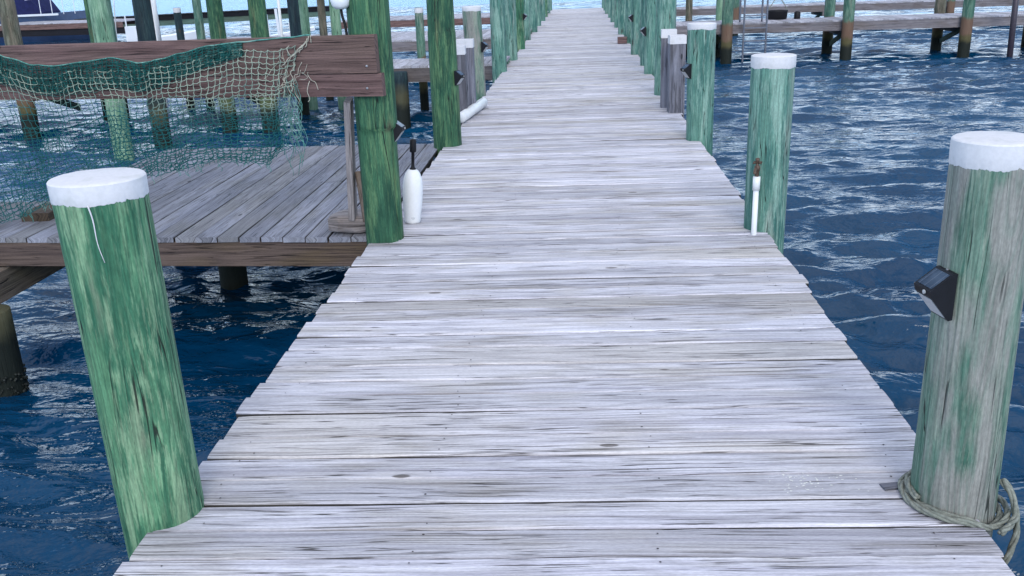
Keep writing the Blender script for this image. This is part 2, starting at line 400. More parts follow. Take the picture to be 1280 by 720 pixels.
# ------------------------------------------------------------------ the pier
SKEW = .034
def build_pier():
    root = empty('pier', (0, 0, 0), 'long straight wooden pier of pale weathered cross boards running out over the water', 'pier')
    d = MB(); y = .62; k = 0; ends = []
    while y < 44.0:
        w = random.choice((.14, .142, .14, .188, .14, .186, .145)); gap = random.uniform(.003, .008)
        if random.random() < .06: gap += .006
        yc = y + w / 2
        xl = -1.205 + random.uniform(-.011, .011); xr = 1.22 + random.uniform(-.009, .009)
        if random.random() < .12: xl += random.uniform(-.035, .025)
        if random.random() < .10: xr += random.uniform(-.02, .03)
        dz = random.uniform(-.0035, .0035); tl = random.uniform(-.004, .004); sk = SKEW + random.uniform(-.0015, .0015)
        ns = 40 if yc < 10 else (16 if yc < 22 else 5)
        roll = random.uniform(-.012, .012)
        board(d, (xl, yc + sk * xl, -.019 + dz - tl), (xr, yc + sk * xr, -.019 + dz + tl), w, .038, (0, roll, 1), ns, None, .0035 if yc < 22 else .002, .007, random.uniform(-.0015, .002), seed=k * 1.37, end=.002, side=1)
        ends.append((yc, w, sk, dz)); y += w + gap; k += 1
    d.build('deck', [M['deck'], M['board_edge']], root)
    # stringers and cross caps
    for x in (-1.08, -.39, .32, 1.08):
        s = MB(); board(s, (x, .5, -.145), (x, 44, -.145), .05, .205, nseg=20, wob=.002); s.build('stringer', M['grey_beam'], root)
    for yb in [2.45 + 3.13 * i for i in range(14)]:
        for off in (-.16, .16):
            c = MB(); board(c, (-1.22, yb + off, -.35), (1.25, yb + off, -.35), .06, .20, nseg=4, wob=.002); c.build('cross_cap', M['grey_beam'], root)
    nl = MB()
    for yc, w, sk, dz in ends:
        if yc > 14: break
        for x in (-1.06, -.39, .32, 1.07):
            for o in (-.055, .055):
                if random.random() < .3: continue
                px = x + random.uniform(-.025, .025); r = random.uniform(.0026, .0042)
                c0 = Vector((px, yc + sk * px + o * w / .19 + random.uniform(-.01, .01), .0035 + dz))
                b = nl.add([c0 + Vector((r * math.cos(a), r * .9 * math.sin(a), 0)) for a in [i * math.pi / 4 for i in range(8)]])
                nl.face(range(b, b + 8), [(0, 0)] * 8, (0, 0))
    n = nl.build('nail_heads', M['nail'], root); n['kind'] = 'stuff'
build_pier()

# ------------------------------------------------------------------ pilings
def shaft(name, mat, parent, zb, zt, r0, r1, seed, n=48, dz=.09, lean=(0, 0), step=None, dome=.006):
    mb = MB(); nr = max(2, int((zt - zb) / dz)); rings = []; us = []
    for i in range(nr + 1):
        z = zb + (zt - zb) * i / nr; f = (z - zb) / (zt - zb); r = r0 + (r1 - r0) * max(0, z) / max(zt, .1)
        ring = []
        for k in range(n):
            a = math.pi / 2 + 2 * math.pi * k / n; ca, sa = math.cos(a), math.sin(a)
            q = r * (1 + .035 * noise.noise((ca * .9 + seed, sa * .9, z * .7)) + .012 * noise.noise((ca * 4 + seed, sa * 4, z * 1.1)) + .006 * noise.noise((ca * 13, sa * 13 + seed, z * .8)))
            if step: q += step(a, z)
            ring.append((q * ca + lean[0] * z, q * sa + lean[1] * z, z))
        rings.append(ring); us.append(z)
    top = rings[-1]; c = Vector((lean[0] * zt, lean[1] * zt, zt))
    rings.append([c + (Vector(p) - c) * .93 + Vector((0, 0, dome * .7)) for p in top]); us.append(zt + .01)
    rings.append([c + (Vector(p) - c) * .5 + Vector((0, 0, dome)) for p in top]); us.append(zt + .06)
    mb.loft(rings, us, (seed, seed))
    o = mb.build(name, mat, parent, True)
    return o
def white_cap(parent, zt, r, seed, h=.085, lean=(0, 0), n=160, tilt=0.0):
    """Painted top of a capped piling: a thin coat over the end and down the side with a ragged edge."""
    mb = MB(); rings = []; us = []
    def P(a, q, z):
        ca, sa = math.cos(a), math.sin(a)
        w = 1 + .035 * noise.noise((ca * .9 + seed, sa * .9, zt * .7)) + .012 * noise.noise((ca * 4 + seed, sa * 4, zt * 1.1))
        return Vector((q * w * ca + lean[0] * z, q * w * sa + lean[1] * z, z))
    A = [math.pi / 2 + 2 * math.pi * k / n for k in range(n)]
    def low(a): return zt - h + .009 * noise.noise((math.cos(a) * 1.6 + seed, math.sin(a) * 1.6, 1)) + .003 * noise.noise((math.cos(a) * 7 + seed, math.sin(a) * 7, 4)) + .005 * noise.noise((math.cos(a) * 26 + seed, math.sin(a) * 26, 8))
    rings.append([P(a, r + .0005, low(a)) for a in A]); rings.append([P(a, r + .0018, low(a) + .003) for a in A])
    rings.append([P(a, r + .0024, zt - h * .4) for a in A]); rings.append([P(a, r + .0022, zt - .003) for a in A])
    rings.append([P(a, r - .0005, zt + .0005) for a in A])
    rings.append([P(a, r - .008, zt + .003 + .001 * noise.noise((math.cos(a) * 3, math.sin(a) * 3, seed + 2))) for a in A])
    rings.append([P(a, r * .45, zt + .004 + .002 * noise.noise((math.cos(a) * 2, math.sin(a) * 2, seed + 5))) for a in A])
    rings.append([P(a, r * .05, zt + .007) for a in A])
    mb.loft(rings, [0, .01, .04, .08, .1, .12, .16, .2], (0, 0), caps=(False, True))
    o = mb.build('white_cap', M['white'], parent, True)
    o.data.set_sharp_from_angle(angle=R(35)); return o

def capped(x, y, h, r0, r1, mat, seed, label, lean=(0, 0), caph=.085):
    p = empty('capped_piling', (x, y, 0), label, 'piling', 'white topped pilings along the pier')
    shaft('shaft', mat, p, -2.0, h - .018, r0, r1, seed, 64, .06, lean)
    white_cap(p, h, r1, seed, caph, lean)
    return p
front_left = capped(-1.215, 2.41, 1.045, .124, .124, M['pile_green'], 3.1, 'thick bright green white topped piling with a white paint run', (-.014, -.010), .056)
# the paint run down its front
dm = MB(); pts = []
for i in range(16):
    f = i / 15; z = .994 - .16 * f; a = R(-78) + .10 * f + .02 * math.sin(f * 7)
    rr = .1255
    pts.append((rr * math.cos(a) - .014 * z, rr * math.sin(a) - .010 * z, z))
tube(dm, pts, .003, 6, rs=[.0024 - .0016 * i / 15 for i in range(16)])
dm.build('paint_drip', M['white'], front_left, True)
capped(1.195, 2.50, 1.085, .118, .108, M['pile_grey'], 8.4, 'bleached grey green piling with a white top and a rope round its foot', (-.014, -.01), .066)
capped(1.225, 5.62, 1.04, .124, .127, M['pile_teal'], 12.9, 'teal green white topped piling with a white water pipe at its foot', (0, 0), .068)
capped(1.225, 8.85, 1.06, .124, .130, M['pile_teal'], 17.3, 'teal green white topped piling next to the grey square posts', (-.01, 0), .052)
capped(-1.30, 12.6, 1.16, .124, .124, M['pile_grey'], 23.6, 'pale grey white topped piling beyond the square posts on the left edge', (-.02, 0), .055)

def notch(a, z):
    # upper half of the pile keeps a thicker sister slab on its right hand side above a saw cut
    da = (a - R(-62) + math.pi) % (2 * math.pi) - math.pi
    k = 0.0
    if z > .70 and abs(da) < R(62): k = .016
    if z < .70 and abs((a - R(-28) + math.pi) % (2 * math.pi) - math.pi) < R(4): k = -.012
    return k
p = empty('tall_piling', (-1.135, 5.50, 0), 'tall dark green piling that carries the end of the brown rail', 'piling', 'tall pilings along the pier')
shaft('shaft', M['pile_deep'], p, -2.0, 2.5, .117, .121, 31.7, 96, .02, (0, 0), notch)
b = MB()
def onp(deg, z, q): return (q * math.cos(R(deg)), q * math.sin(R(deg)), z)
tube(b, [onp(-124 + 2 * math.sin(f * 5), 1.0 - .31 * f, .1315) for f in [i / 12 for i in range(13)]], .003, 5)
tube(b, [onp(-62 + 34 * f, .70 - .62 * f + .004 * math.sin(f * 20),   .1165) for f in [i / 16 for i in range(17)]], .004, 5, rs=[.004 - .003 * i / 16 for i in range(17)])
tube(b, [onp(-124 + 118 * f, .697, .1255) for f in [i / 20 for i in range(21)]], .0035, 5)
b.build('saw_cut', M['cord'], p)
p = empty('tall_piling', (-1.185, 8.80, 0), 'tall green piling with a cut ring at the far platform corner', 'piling', 'tall pilings along the pier')
shaft('shaft', M['pile_deep'], p, -2.0, 2.5, .136, .124, 37.2, 64, .025, (0, 0), lambda a, z: -.005 if z > 1.05 else 0)

ORD = ['first', 'second', 'third', 'fourth', 'fifth', 'sixth', 'seventh', 'eighth', 'ninth', 'tenth', 'eleventh', 'twelfth', 'thirteenth']
def tall_proto(mat, seed, r0, r1):
    p = empty('tall_piling', (0, 0, 0), 'x', 'piling', 'tall pilings along the pier')
    s = shaft('shaft', mat, p, -2.0, 2.6, r0, r1, seed, 32, .12)
    return p
protos = [tall_proto(M['pile_teal'], 41.0, .132, .126), tall_proto(M['pile_teal'], 47.0, .125, .120), tall_proto(M['pile_teal'], 53.0, .120, .122), tall_proto(M['pile_green'], 59.0, .128, .12)]
used = [False] * 4
def tall(i, x, y, label, rz):
    o = protos[i] if not used[i] else copy_tree(protos[i])
    used[i] = True
    o.location = (x, y, 0); o.rotation_euler = (0, 0, rz); o['label'] = label
    return o
rx = [(12.25, 1.19), (14.9, 1.225), (16.2, 1.25), (18.5, 1.22), (21.6, 1.25), (24.7, 1.22), (27.8, 1.24), (31, 1.22), (34.2, 1.25), (37.4, 1.23), (40.6, 1.24), (43.6, 1.25)]
for i, (y, x) in enumerate(rx):
    tall((0, 2, 1, 0, 2, 1)[i % 6], x, y, 'tall green piling on the right edge, %s beyond the white topped square posts' % ORD[i], i * 1.9 + .3)
lx = [(15.8, -1.25), (18.1, -1.22), (20.6, -1.21), (23.7, -1.23), (26.9, -1.2), (30.1, -1.22), (33.3, -1.2), (36.5, -1.22), (39.7, -1.2), (42.9, -1.22)]
for i, (y, x) in enumerate(lx):
    tall((1, 0, 3, 2, 1)[i % 5], x, y, 'tall green piling on the left edge, %s beyond the pale white topped one' % ORD[i], i * 2.3 + 1.1)

def square_post(x, y, h, w, rz, label):
    p = empty('square_post', (x, y, 0), label, 'post', 'grey square posts with white tops', rz)
    s = MB(); board(s, (0, 0, -1.6), (0, 0, h - .06), w, w, (0, 1, 0), 14, None, .003, .008); s.build('shaft', M['square'], p)
    c = MB(); board(c, (0, 0, h - .085), (0, 0, h + .006), w + .010, w + .010, (0, 1, 0), 3, None, .003, .012); c.build('white_cap', M['white'], p)
square_post(1.175, 10.66, .84, .172, .06, 'grey square timber post with a white top on the right edge, nearer of the pair')
square_post(1.12, 11.05, .88, .165, -.04, 'grey square timber post with a white top on the right edge, further of the pair')
square_post(-1.285, 10.55, .80, .20, .05, 'dark grey square post, white topped, left edge, nearer of the pair')
square_post(-1.235, 11.0, .84, .19, .02, 'dark grey square post, white topped, left edge, further of the pair')

# ------------------------------------------------------------------ left platform
def build_platform():
    root = empty('platform', (-2.6, 7.2, 0), 'low grey board platform joined to the left edge of the pier', 'platform')
    d = MB(); o = Vector((-2.6, 7.2, 0)); x = -1.235; k = 0
    while x > -4.45:
        w = random.choice((.138, .14, .142)); xc = x - w / 2
        yf = 5.585 - .038 * (xc + 1.3) + random.uniform(-.008, .008)
        yb = 9.0 + random.uniform(-.02, .02)
        sk = -.012
        def pt(yy): return Vector((xc + sk * (yy - 5.6), yy, -.036 + random.uniform(-.002, .002))) - o
        cut = 7.15 + .12 * math.sin(k * 1.9)
        if k in (3, 4, 8, 9, 13, 14, 17): segs = [(yf, cut - .003), (cut + .003, yb)]
        else: segs = [(yf, yb)]
        if xc < -4.05: segs = [(yf, 6.75 + random.uniform(-.02, .02))]
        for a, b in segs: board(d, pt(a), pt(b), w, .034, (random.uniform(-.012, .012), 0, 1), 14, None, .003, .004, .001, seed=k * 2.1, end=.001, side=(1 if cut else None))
        x -= w + random.uniform(.005, .010); k += 1
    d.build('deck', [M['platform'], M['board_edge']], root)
    f = MB(); board(f, Vector((-1.27, 5.615, -.135)) - o, Vector((-4.5, 5.74, -.135)) - o, .045, .165, nseg=16, wob=.002); f.build('front_beam', M['brown_dark'], root)
    f = MB(); board(f, Vector((-1.36, 8.95, -.135)) - o, Vector((-4.1, 8.95, -.135)) - o, .045, .165, nseg=8); f.build('rear_beam', M['brown'], root)
    for xx in (-1.36, -2.2, -3.0):
        f = MB(); board(f, Vector((xx, 5.66, -.14)) - o, Vector((xx - .02, 8.92, -.14)) - o, .045, .15, nseg=4); f.build('joist', M['grey_beam'], root)
    f = MB(); board(f, Vector((-3.83, 4.95, -.335)) - o, Vector((-3.83, 8.9, -.335)) - o, .09, .205, nseg=16, wob=.002); lb = f.build('side_beam', M['brown_lit'], root)
    f = MB(); lathe(f, [(.012, 0), (.012, .012), (.006, .014)], 10, Vector((-3.785, 5.42, -.30)) - o, (1, 0, 0)); f.build('bolt', M['cord'], lb)
    f = MB(); tube(f, [Vector(q) - o for q in smooth_pts([(-3.778, 5.40, -.30), (-3.774, 5.44, -.292), (-3.776, 5.52, -.300), (-3.774, 5.60, -.305), (-3.774, 5.66, -.298)], 4)], .004, 5); f.build('loose_cord', M['cord'], lb)
    f = MB(); board(f, Vector((-4.0, 7.0, -.30)) - o, Vector((-1.3, 7.0, -.30)) - o, .09, .17, nseg=4); f.build('cross_beam', M['grey_beam'], root)
build_platform()
def low_pile(x, y, top, r, seed, label, mat='pile_brown', weed=True):
    p = empty('support_piling', (x, y, top), label, 'piling')
    shaft('shaft', M[mat], p, -2.0 - top, 0, r, r, seed, 40, .08)
    if weed:
        w = MB(); rnd = random.Random(seed)
        for i in range(240):
            a = rnd.uniform(0, 6.28); z = WATER_Z - top + rnd.uniform(-.04, .13); q = r + .005
            c = Vector((q * math.cos(a), q * math.sin(a), z)); s = rnd.uniform(.005, .014)
            lathe(w, [(s * .3, -s * .8), (s, -.1 * s), (s * .7, s * .6), (.001, s)], 6, c, (math.cos(a), math.sin(a), rnd.uniform(-.5, .5)))
        w.build('barnacle_collar', M['weed'], p, True)
    return p
low_pile(-3.72, 5.30, -.40, .135, 71.0, 'short dark weed collared piling under the front corner of the low platform', 'pile_dark')
low_pile(-3.0, 7.6, -.385, .12, 73.0, 'dark piling in the shade under the middle of the low platform', 'pile_dark', False)  # near-black material puts the platform's shade into the pile's colour
low_pile(-3.83, 8.6, -.44, .12, 75.0, 'dark piling under the rear corner of the low platform', weed=False)

# lumber and float lying on the platform and pier
b = MB(); board(b, (0, -.17, .03), (0.02, .17, .03), .20, .062, nseg=8, wob=.003, rnd=(.3, .3)); blk = b.build('lumber_block', M['brown_dark'])
blk.location = (-3.80, 6.28, -.019); blk.rotation_euler = (0, 0, .1); tag(blk, 'flat dark grey lumber offcut lying on the low platform behind the nearest green piling', 'lumber')
b = MB(); rs = []
for i in range(9):
    f = i / 8; ring = []
    for k in range(20):
        a = 2 * math.pi * k / 20; sx = .135 * math.copysign(abs(math.cos(a)) ** .6, math.cos(a)); sz = .062 * math.copysign(abs(math.sin(a)) ** .55, math.sin(a))
        q = (1 + .10 * noise.noise((f * 5, math.cos(a) * 2, math.sin(a) * 2))) * (1 - .25 * abs(2 * f - 1) ** 4)
        ring.append((-.14 + .28 * f + .012 * noise.noise((math.cos(a) * 3, math.sin(a) * 3, f * 3)), sx * q, .06 + sz * q))
    rs.append(ring)
b.loft(rs, [i * .035 for i in range(9)], (.4, .2)); blk = b.build('splintered_block', M['ashwood'])
blk.location = (-1.395, 5.76, -.019); tag(blk, 'rough splintered grey wood chunk on the platform at the foot of the tall piling', 'wood block')
b = MB(); board(b, (-.085, .0, .11), (0, -.19, .88), .092, .040, (1, 0, 0), 10, (.6, .8), .002); pst = b.build('leaning_plank', M['ashwood'])
pst.location = (-1.285, 5.665, -.019); tag(pst, 'narrow silvered plank standing upright behind the brown rail boards', 'plank')
b = MB(); board(b, (.0, .0, .10), (-.03, .015, .42), .035, .05, (1, 0, 0), 6, (.2, .5), .003, .01); pst = b.build('wooden_stake', M['brown_lit'])
pst.location = (-1.262, 5.60, -.019); tag(pst, 'short reddish brown stake stood between the silvered plank and the tall piling', 'stake')

fl = empty('pot_float', (-1.02, 5.84, .004), 'white foam float on a black stick stood against the tall dark piling', 'float', None)
fl.rotation_euler = (0.0, .075, 0)
b = MB(); lathe(b, [(.001, 0), (.040, .001), (.050, .006), (.054, .02), (.062, .12), (.0665, .20), (.066, .25), (.060, .295), (.049, .33), (.034, .352), (.018, .360), (.001, .361)], 40)
fb = b.build('foam_body', M['foam'], fl, True)
b = MB(); ringp = [(.0555 * math.sin(a0) , -.0555 * math.cos(a0), zz) for a0, zz in [(.25 + .20 * math.cos(t), .048 + .010 * math.sin(t)) for t in [i * 6.283 / 16 for i in range(16)]]]
tube(b, ringp, .0011, 5, closed=True)
for dx in (-.05, .05): tube(b, [(.0562 * math.sin(.25 + dx), -.0562 * math.cos(.25 + dx), .042), (.0565 * math.sin(.25 + dx), -.0565 * math.cos(.25 + dx), .054)], .0009, 5)
b.build('moulded_mark', M['steel'], fb)
b = MB(); lathe(b, [(.001, .352), (.020, .353), (.022, .362), (.013, .372), (.0105, .39), (.0105, .47), (.020, .472), (.022, .48), (.021, .545), (.017, .553), (.001, .555)], 16); b.build('stick', M['black'], fl, True)

# white roller and brown block on the pier
b = MB(); a0 = Vector((0, 0, 0)); a1 = Vector((.12, 1.28, .0))
lathe(b, [(.001, 0), (.050, .002), (.058, .012), (.058, 1.27), (.050, 1.284), (.001, 1.286)], 20, (0, 0, .062), (.095, 1, 0)); pp = b.build('white_roller', M['pvc'], None, True)
pp.location = (-1.215, 10.15, 0.0); tag(pp, 'thick white plastic pipe lying along the left edge beside the dark grey square posts', 'pipe')
b = MB(); board(b, (-.10, 0, .075), (.10, 0, .075), .20, .14, nseg=4, wob=.003, rnd=(.1, .2)); wb = b.build('wood_block', M['brown']); wb.location = (1.05, 21.4, .006)
tag(wb, 'small dark brown wood block on the right edge of the pier among the far pilings', 'wood block')

# ------------------------------------------------------------------ rail and net
RA = Vector((-1.055, 5.315, 0)); RB = Vector((-4.35, 6.14, 0)); RD = (RB - RA).normalized(); RN = Vector((RD.y, -RD.x, 0))
if RN.y > 0: RN = -RN
def railz(s): return 1.242 - .014 * s      # top of the rail at s metres from its right end
rl = empty('rail', RA, 'brown rail of two wide boards draped with net', 'rail')
b = MB(); L = (RB - RA).length
board(b, (0, 0, railz(0) - .106), RD * L + Vector((0, 0, railz(L) - .106)), .042, .212, nseg=24, wob=.002, rnd=(.15, .35)); ub = b.build('upper_board', M['brown'], rl)
q = -RN * .012 + RD * (-.02)
b = MB(); board(b, q + Vector((0, 0, railz(0) - .280)), RD * L - RN * .012 + Vector((0, 0, railz(L) - .285)), .040, .130, nseg=24, wob=.002, rnd=(.55, .15)); lbd = b.build('lower_board', M['brown'], rl)
for nm, par, s, z in (('bolt', ub, .06, 1.068), ('bolt', lbd, .075, .942)):
    b = MB(); lathe(b, [(.007, -.002), (.007, .005), (.005, .007), (.001, .008)], 10, RD * s + RN * (.021 if par is ub else .008) + Vector((0, 0, z)), RN); b.build(nm, M['bolt'], par)
# a split in the upper board near its left end and a knot hole
b = MB(); tube(b, [RD * (2.70 + .05 * f + .01 * math.sin(f * 9)) + RN * .0205 + Vector((0, 0, railz(2.7) - .004 - .17 * f)) for f in [i / 10 for i in range(11)]], .0035, 5, rs=[.005 - .004 * i / 10 for i in range(11)]); b.build('split', M['cord'], ub)
b = MB(); lathe(b, [(.018, -.01), (.016, .0), (.001, .001)], 10, RD * 1.01 + RN * .021 + Vector((0, 0, railz(1) - .035)), RN); b.build('knot_hole', M['cord'], ub)
rp = empty('rail_post', (-4.22, 6.26, -.019), 'square post at the left end of the brown rail', 'post')
b = MB(); board(b, (0, 0, 0), (0, 0, 1.15), .09, .09, (0, 1, 0), 4); b.build('post_shaft', M['grey_beam'], rp)

def lerp_tab(tab, s):
    if s <= tab[0][0]: return tab[0][1]
    for (a, va), (c, vc) in zip(tab, tab[1:]):
        if s <= c:
            f = (s - a) / (c - a); f = f * f * (3 - 2 * f) * .5 + f * .5
            return va + (vc - va) * f
    return tab[-1][1]
TOP = [(.42, 1.245), (.50, 1.235), (.56, 1.232), (.90, 1.208), (1.10, 1.19), (1.32, 1.145), (1.45, 1.115), (1.62, 1.09), (1.82, 1.125), (2.05, 1.10), (2.28, 1.075), (2.46, 1.083), (2.65, 1.13), (2.78, 1.165), (3.2, 1.18)]
BOT = [(.42, .66), (.56, .60), (.66, .54), (.90, .55), (1.05, .54), (1.25, .50), (1.48, .46), (1.70, .40), (1.85, .36), (2.10, .30), (2.38, .24), (2.75, .12), (3.2, .0)]
def netp(s, t):
    """Point on the hanging net: s metres along the rail, t from head line (0) to foot (1)."""
    zt, zb = lerp_tab(TOP, s), lerp_tab(BOT, s)
    fold = .022 * math.sin(s * 9.0 + t * 2.5) + .016 * math.sin(s * 19.0 - t * 4.0) + .02 * noise.noise((s * 3, t * 3, 2))
    off = .030 + .012 * math.sin(t * 3.1) + abs(fold) * (.3 + .9 * t) + .09 * t * t
    return RD * (s + .035 * t * math.sin(s * 4)) + RN * off + Vector((0, 0, zt + (zb - zt) * t))
net = empty('fishing_net', RA, 'torn teal and bleached fishing net draped over the brown rail boards', 'net')
nm = MB()
NC, NR = 66, 25
rowt = []
for j in range(NR + 1):
    f = j / NR
    rowt.append(.08 + .95 * (1.42 * f - .42 * f * f))
def jitter(i, j, k): return .011 * noise.noise((i * .9, j * .9, k * 7.7)) + .010 * noise.noise((i * .27, j * .31, k * 3.3))
def cellpt(i, j):
    lean = (.55 * j if True else 0)
    s = .50 + (i * .0475) + j * (.003 - .017 * min(1, max(0, (i - 16) / 18)))
    tt = rowt[j] + .018 * math.sin(i * .5 + j * .2)
    p = netp(s, max(0.03, min(1.03, tt)))
    return p + RD * jitter(i, j, 1) + Vector((0, 0, jitter(i, j, 2))) + RN * (jitter(i, j, 3) * 1.2)
grid = [[cellpt(i, j) for j in range(NR + 1)] for i in range(NC + 1)]
rnd = random.Random(5)
hole = {(30, 4), (31, 4), (31, 3)}
def strand(a, b, sag, side, r):
    m = (a + b) * .5 + Vector((0, 0, -sag)) + RD * side
    q1 = a * .56 + m * .38 + b * .06; q2 = b * .56 + m * .38 + a * .06
    tube(nm, [a, q1 + Vector((0, 0, -sag * .2)), m, q2, b], r, 4, caps=False)
for i in range(NC + 1):
    for j in range(NR + 1):
        ragged = (j > NR - 2 and rnd.random() < .35) or (i < 2 and rnd.random() < .30)
        if i < NC and not (i, j) in hole and not ragged:
            strand(grid[i][j], grid[i + 1][j], rnd.uniform(.002, .009), 0, .0024)
        if j < NR and not (i, j) in hole and not ragged:
            strand(grid[i][j], grid[i][j + 1], 0, rnd.uniform(-.006, .010), .0024)
        if rnd.random() < .9:
            k = grid[i][j]; tube(nm, [k + Vector((-.003, 0, .003)), k + Vector((.003, 0, -.003))], .0036, 4)
NC2, NR2 = 62, 16
g2 = [[netp(.60 + i * .043 - j * .006 + .02 * noise.noise((i * .4, j * .4, 31)), .46 + .58 * j / NR2 + .03 * noise.noise((i * .5, j * .5, 44))) + RN * (.018 + .02 * noise.noise((i * .3, j * .3, 51))) for j in range(NR2 + 1)] for i in range(NC2 + 1)]
for i in range(NC2 + 1):
    for j in range(NR2 + 1):
        if noise.noise((i * .12, j * .14, 70)) < -.22: continue
        if i < NC2: strand(g2[i][j], g2[i + 1][j], rnd.uniform(.002, .010), 0, .0021)
        if j < NR2: strand(g2[i][j], g2[i][j + 1], 0, rnd.uniform(-.008, .010), .0021)
nm.build('netting', M['twine'], net, True)
# gathered selvedge under the head line: tight extra layers of the same net
nm = MB()
for layer in range(4):
    for j in range(8):
        pts = []
        for i in range(76):
            s = .86 + i * .031; w = .35 + .65 * math.sin(min(1, (s - .8) / 1.2) * 1.57)
            zt = lerp_tab(TOP, s); z = zt - .006 - w * (.023 * j + .007 * layer) + .010 * noise.noise((s * 9, j * 3.1, layer * 5.5)) + .004 * math.sin(i * 2.4 + j + layer * 2)
            pts.append(RD * s + RN * (.027 + .006 * layer + .006 * noise.noise((s * 7, j, layer))) + Vector((0, 0, z)))
        tube(nm, pts, .0019, 4, caps=False)
    for i in range(58):
        s = .88 + i * .040 + layer * .013; w = .35 + .65 * math.sin(min(1, (s - .8) / 1.2) * 1.57)
        zt = lerp_tab(TOP, s)
        pts = [RD * (s + .035 * f * (1 if layer % 2 else -.6) + .012 * noise.noise((s * 20, f * 4, layer))) + RN * (.029 + .006 * layer) + Vector((0, 0, zt - .170 * w * f)) for f in [k / 5 for k in range(6)]]
        tube(nm, pts, .0019, 4, caps=False)
nm.build('gathered_edge', M['twine_teal'], net, True)
nm = MB(); pts = []
for i in range(120):
    s = .40 + i * .0235; pts.append(RD * s + RN * (.026 + .004 * math.sin(i)) + Vector((0, 0, lerp_tab(TOP, s) + .004 * noise.noise((s * 14, 1, 1)))))
tube(nm, pts, .0042, 6); nm.build('head_rope', M['twine_head'], net, True)
# frayed bleached end at the right: zigzag corner, loose threads and the dangling bundle
nm = MB(); rnd = random.Random(11)
for k in range(20):
    s0 = rnd.uniform(.42, .66); z0 = rnd.uniform(.98, 1.22) - (s0 - .42) * .25
    pts = [RD * s0 + RN * .03 + Vector((0, 0, z0))]
    for q in range(rnd.randint(3, 6)):
        pts.append(pts[-1] + RD * rnd.uniform(-.028, .035) + RN * rnd.uniform(-.004, .010) + Vector((0, 0, rnd.uniform(-.045, .004))))
    pts = [p if p.dot(RN) > .027 else p + RN * (.027 - p.dot(RN)) for p in pts]
    tube(nm, smooth_pts(pts, 4), rnd.uniform(.0012, .0022), 5)
for k in range(6):
    pts = [RD * (.40 + .05 * f * k * .6 + .01 * k) + RN * (.03 + .003 * k) + Vector((0, 0, 1.245 - .012 * k - f * (.05 + .012 * k) + .006 * math.sin(f * 14 + k))) for f in [i / 9 for i in range(10)]]
    tube(nm, pts, .0026, 5)
nm.build('frayed_corner', M['twine_pale'], net, True)
nm = MB()
for k in range(26):
    s0 = rnd.uniform(.52, .66); z0 = rnd.uniform(.78, 1.02); L2 = rnd.uniform(.15, .48); pts = []
    for q in range(12):
        f = q / 11
        pts.append(RD * (s0 + .02 * math.sin(f * 9 + k) - .02 * f + .012 * noise.noise((k, f * 5, 1))) + RN * (.04 + .02 * noise.noise((k, f * 4, 6))) + Vector((0, 0, z0 - L2 * f)))
    tube(nm, pts, rnd.uniform(.0012, .0022), 4)
for k in range(46):                       # loose tails along the torn foot
    s0 = rnd.uniform(.6, 3.1); p0 = netp(s0, 1.0); pts = [p0]
    for q in range(4): pts.append(pts[-1] + RD * rnd.uniform(-.018, .018) + RN * rnd.uniform(-.01, .012) + Vector((0, 0, rnd.uniform(-.028, -.002))))
    tube(nm, smooth_pts(pts, 3), .0019, 4)
lt = nm.build('loose_threads', M['twine_head'], net, True); lt['kind'] = 'stuff'

# small white float hung over the rail by a black cord
fl = empty('net_float', (-1.262, 5.40, 1.235), 'round white float on a black cord above the rail by the tall dark piling', 'float')
b = MB(); lathe(b, [(.001, .145), (.03, .147), (.050, .165), (.058, .195), (.056, .235), (.04, .265), (.001, .275)], 24); b.build('float_body', M['foam'], fl, True)
b = MB(); tube(b, smooth_pts([(0, 0, .15), (.004, -.004, .11), (.016, -.004, .06), (.022, -.008, 0)], 5), .008, 7, rs=None); b.build('cord', M['cord'], fl, True)

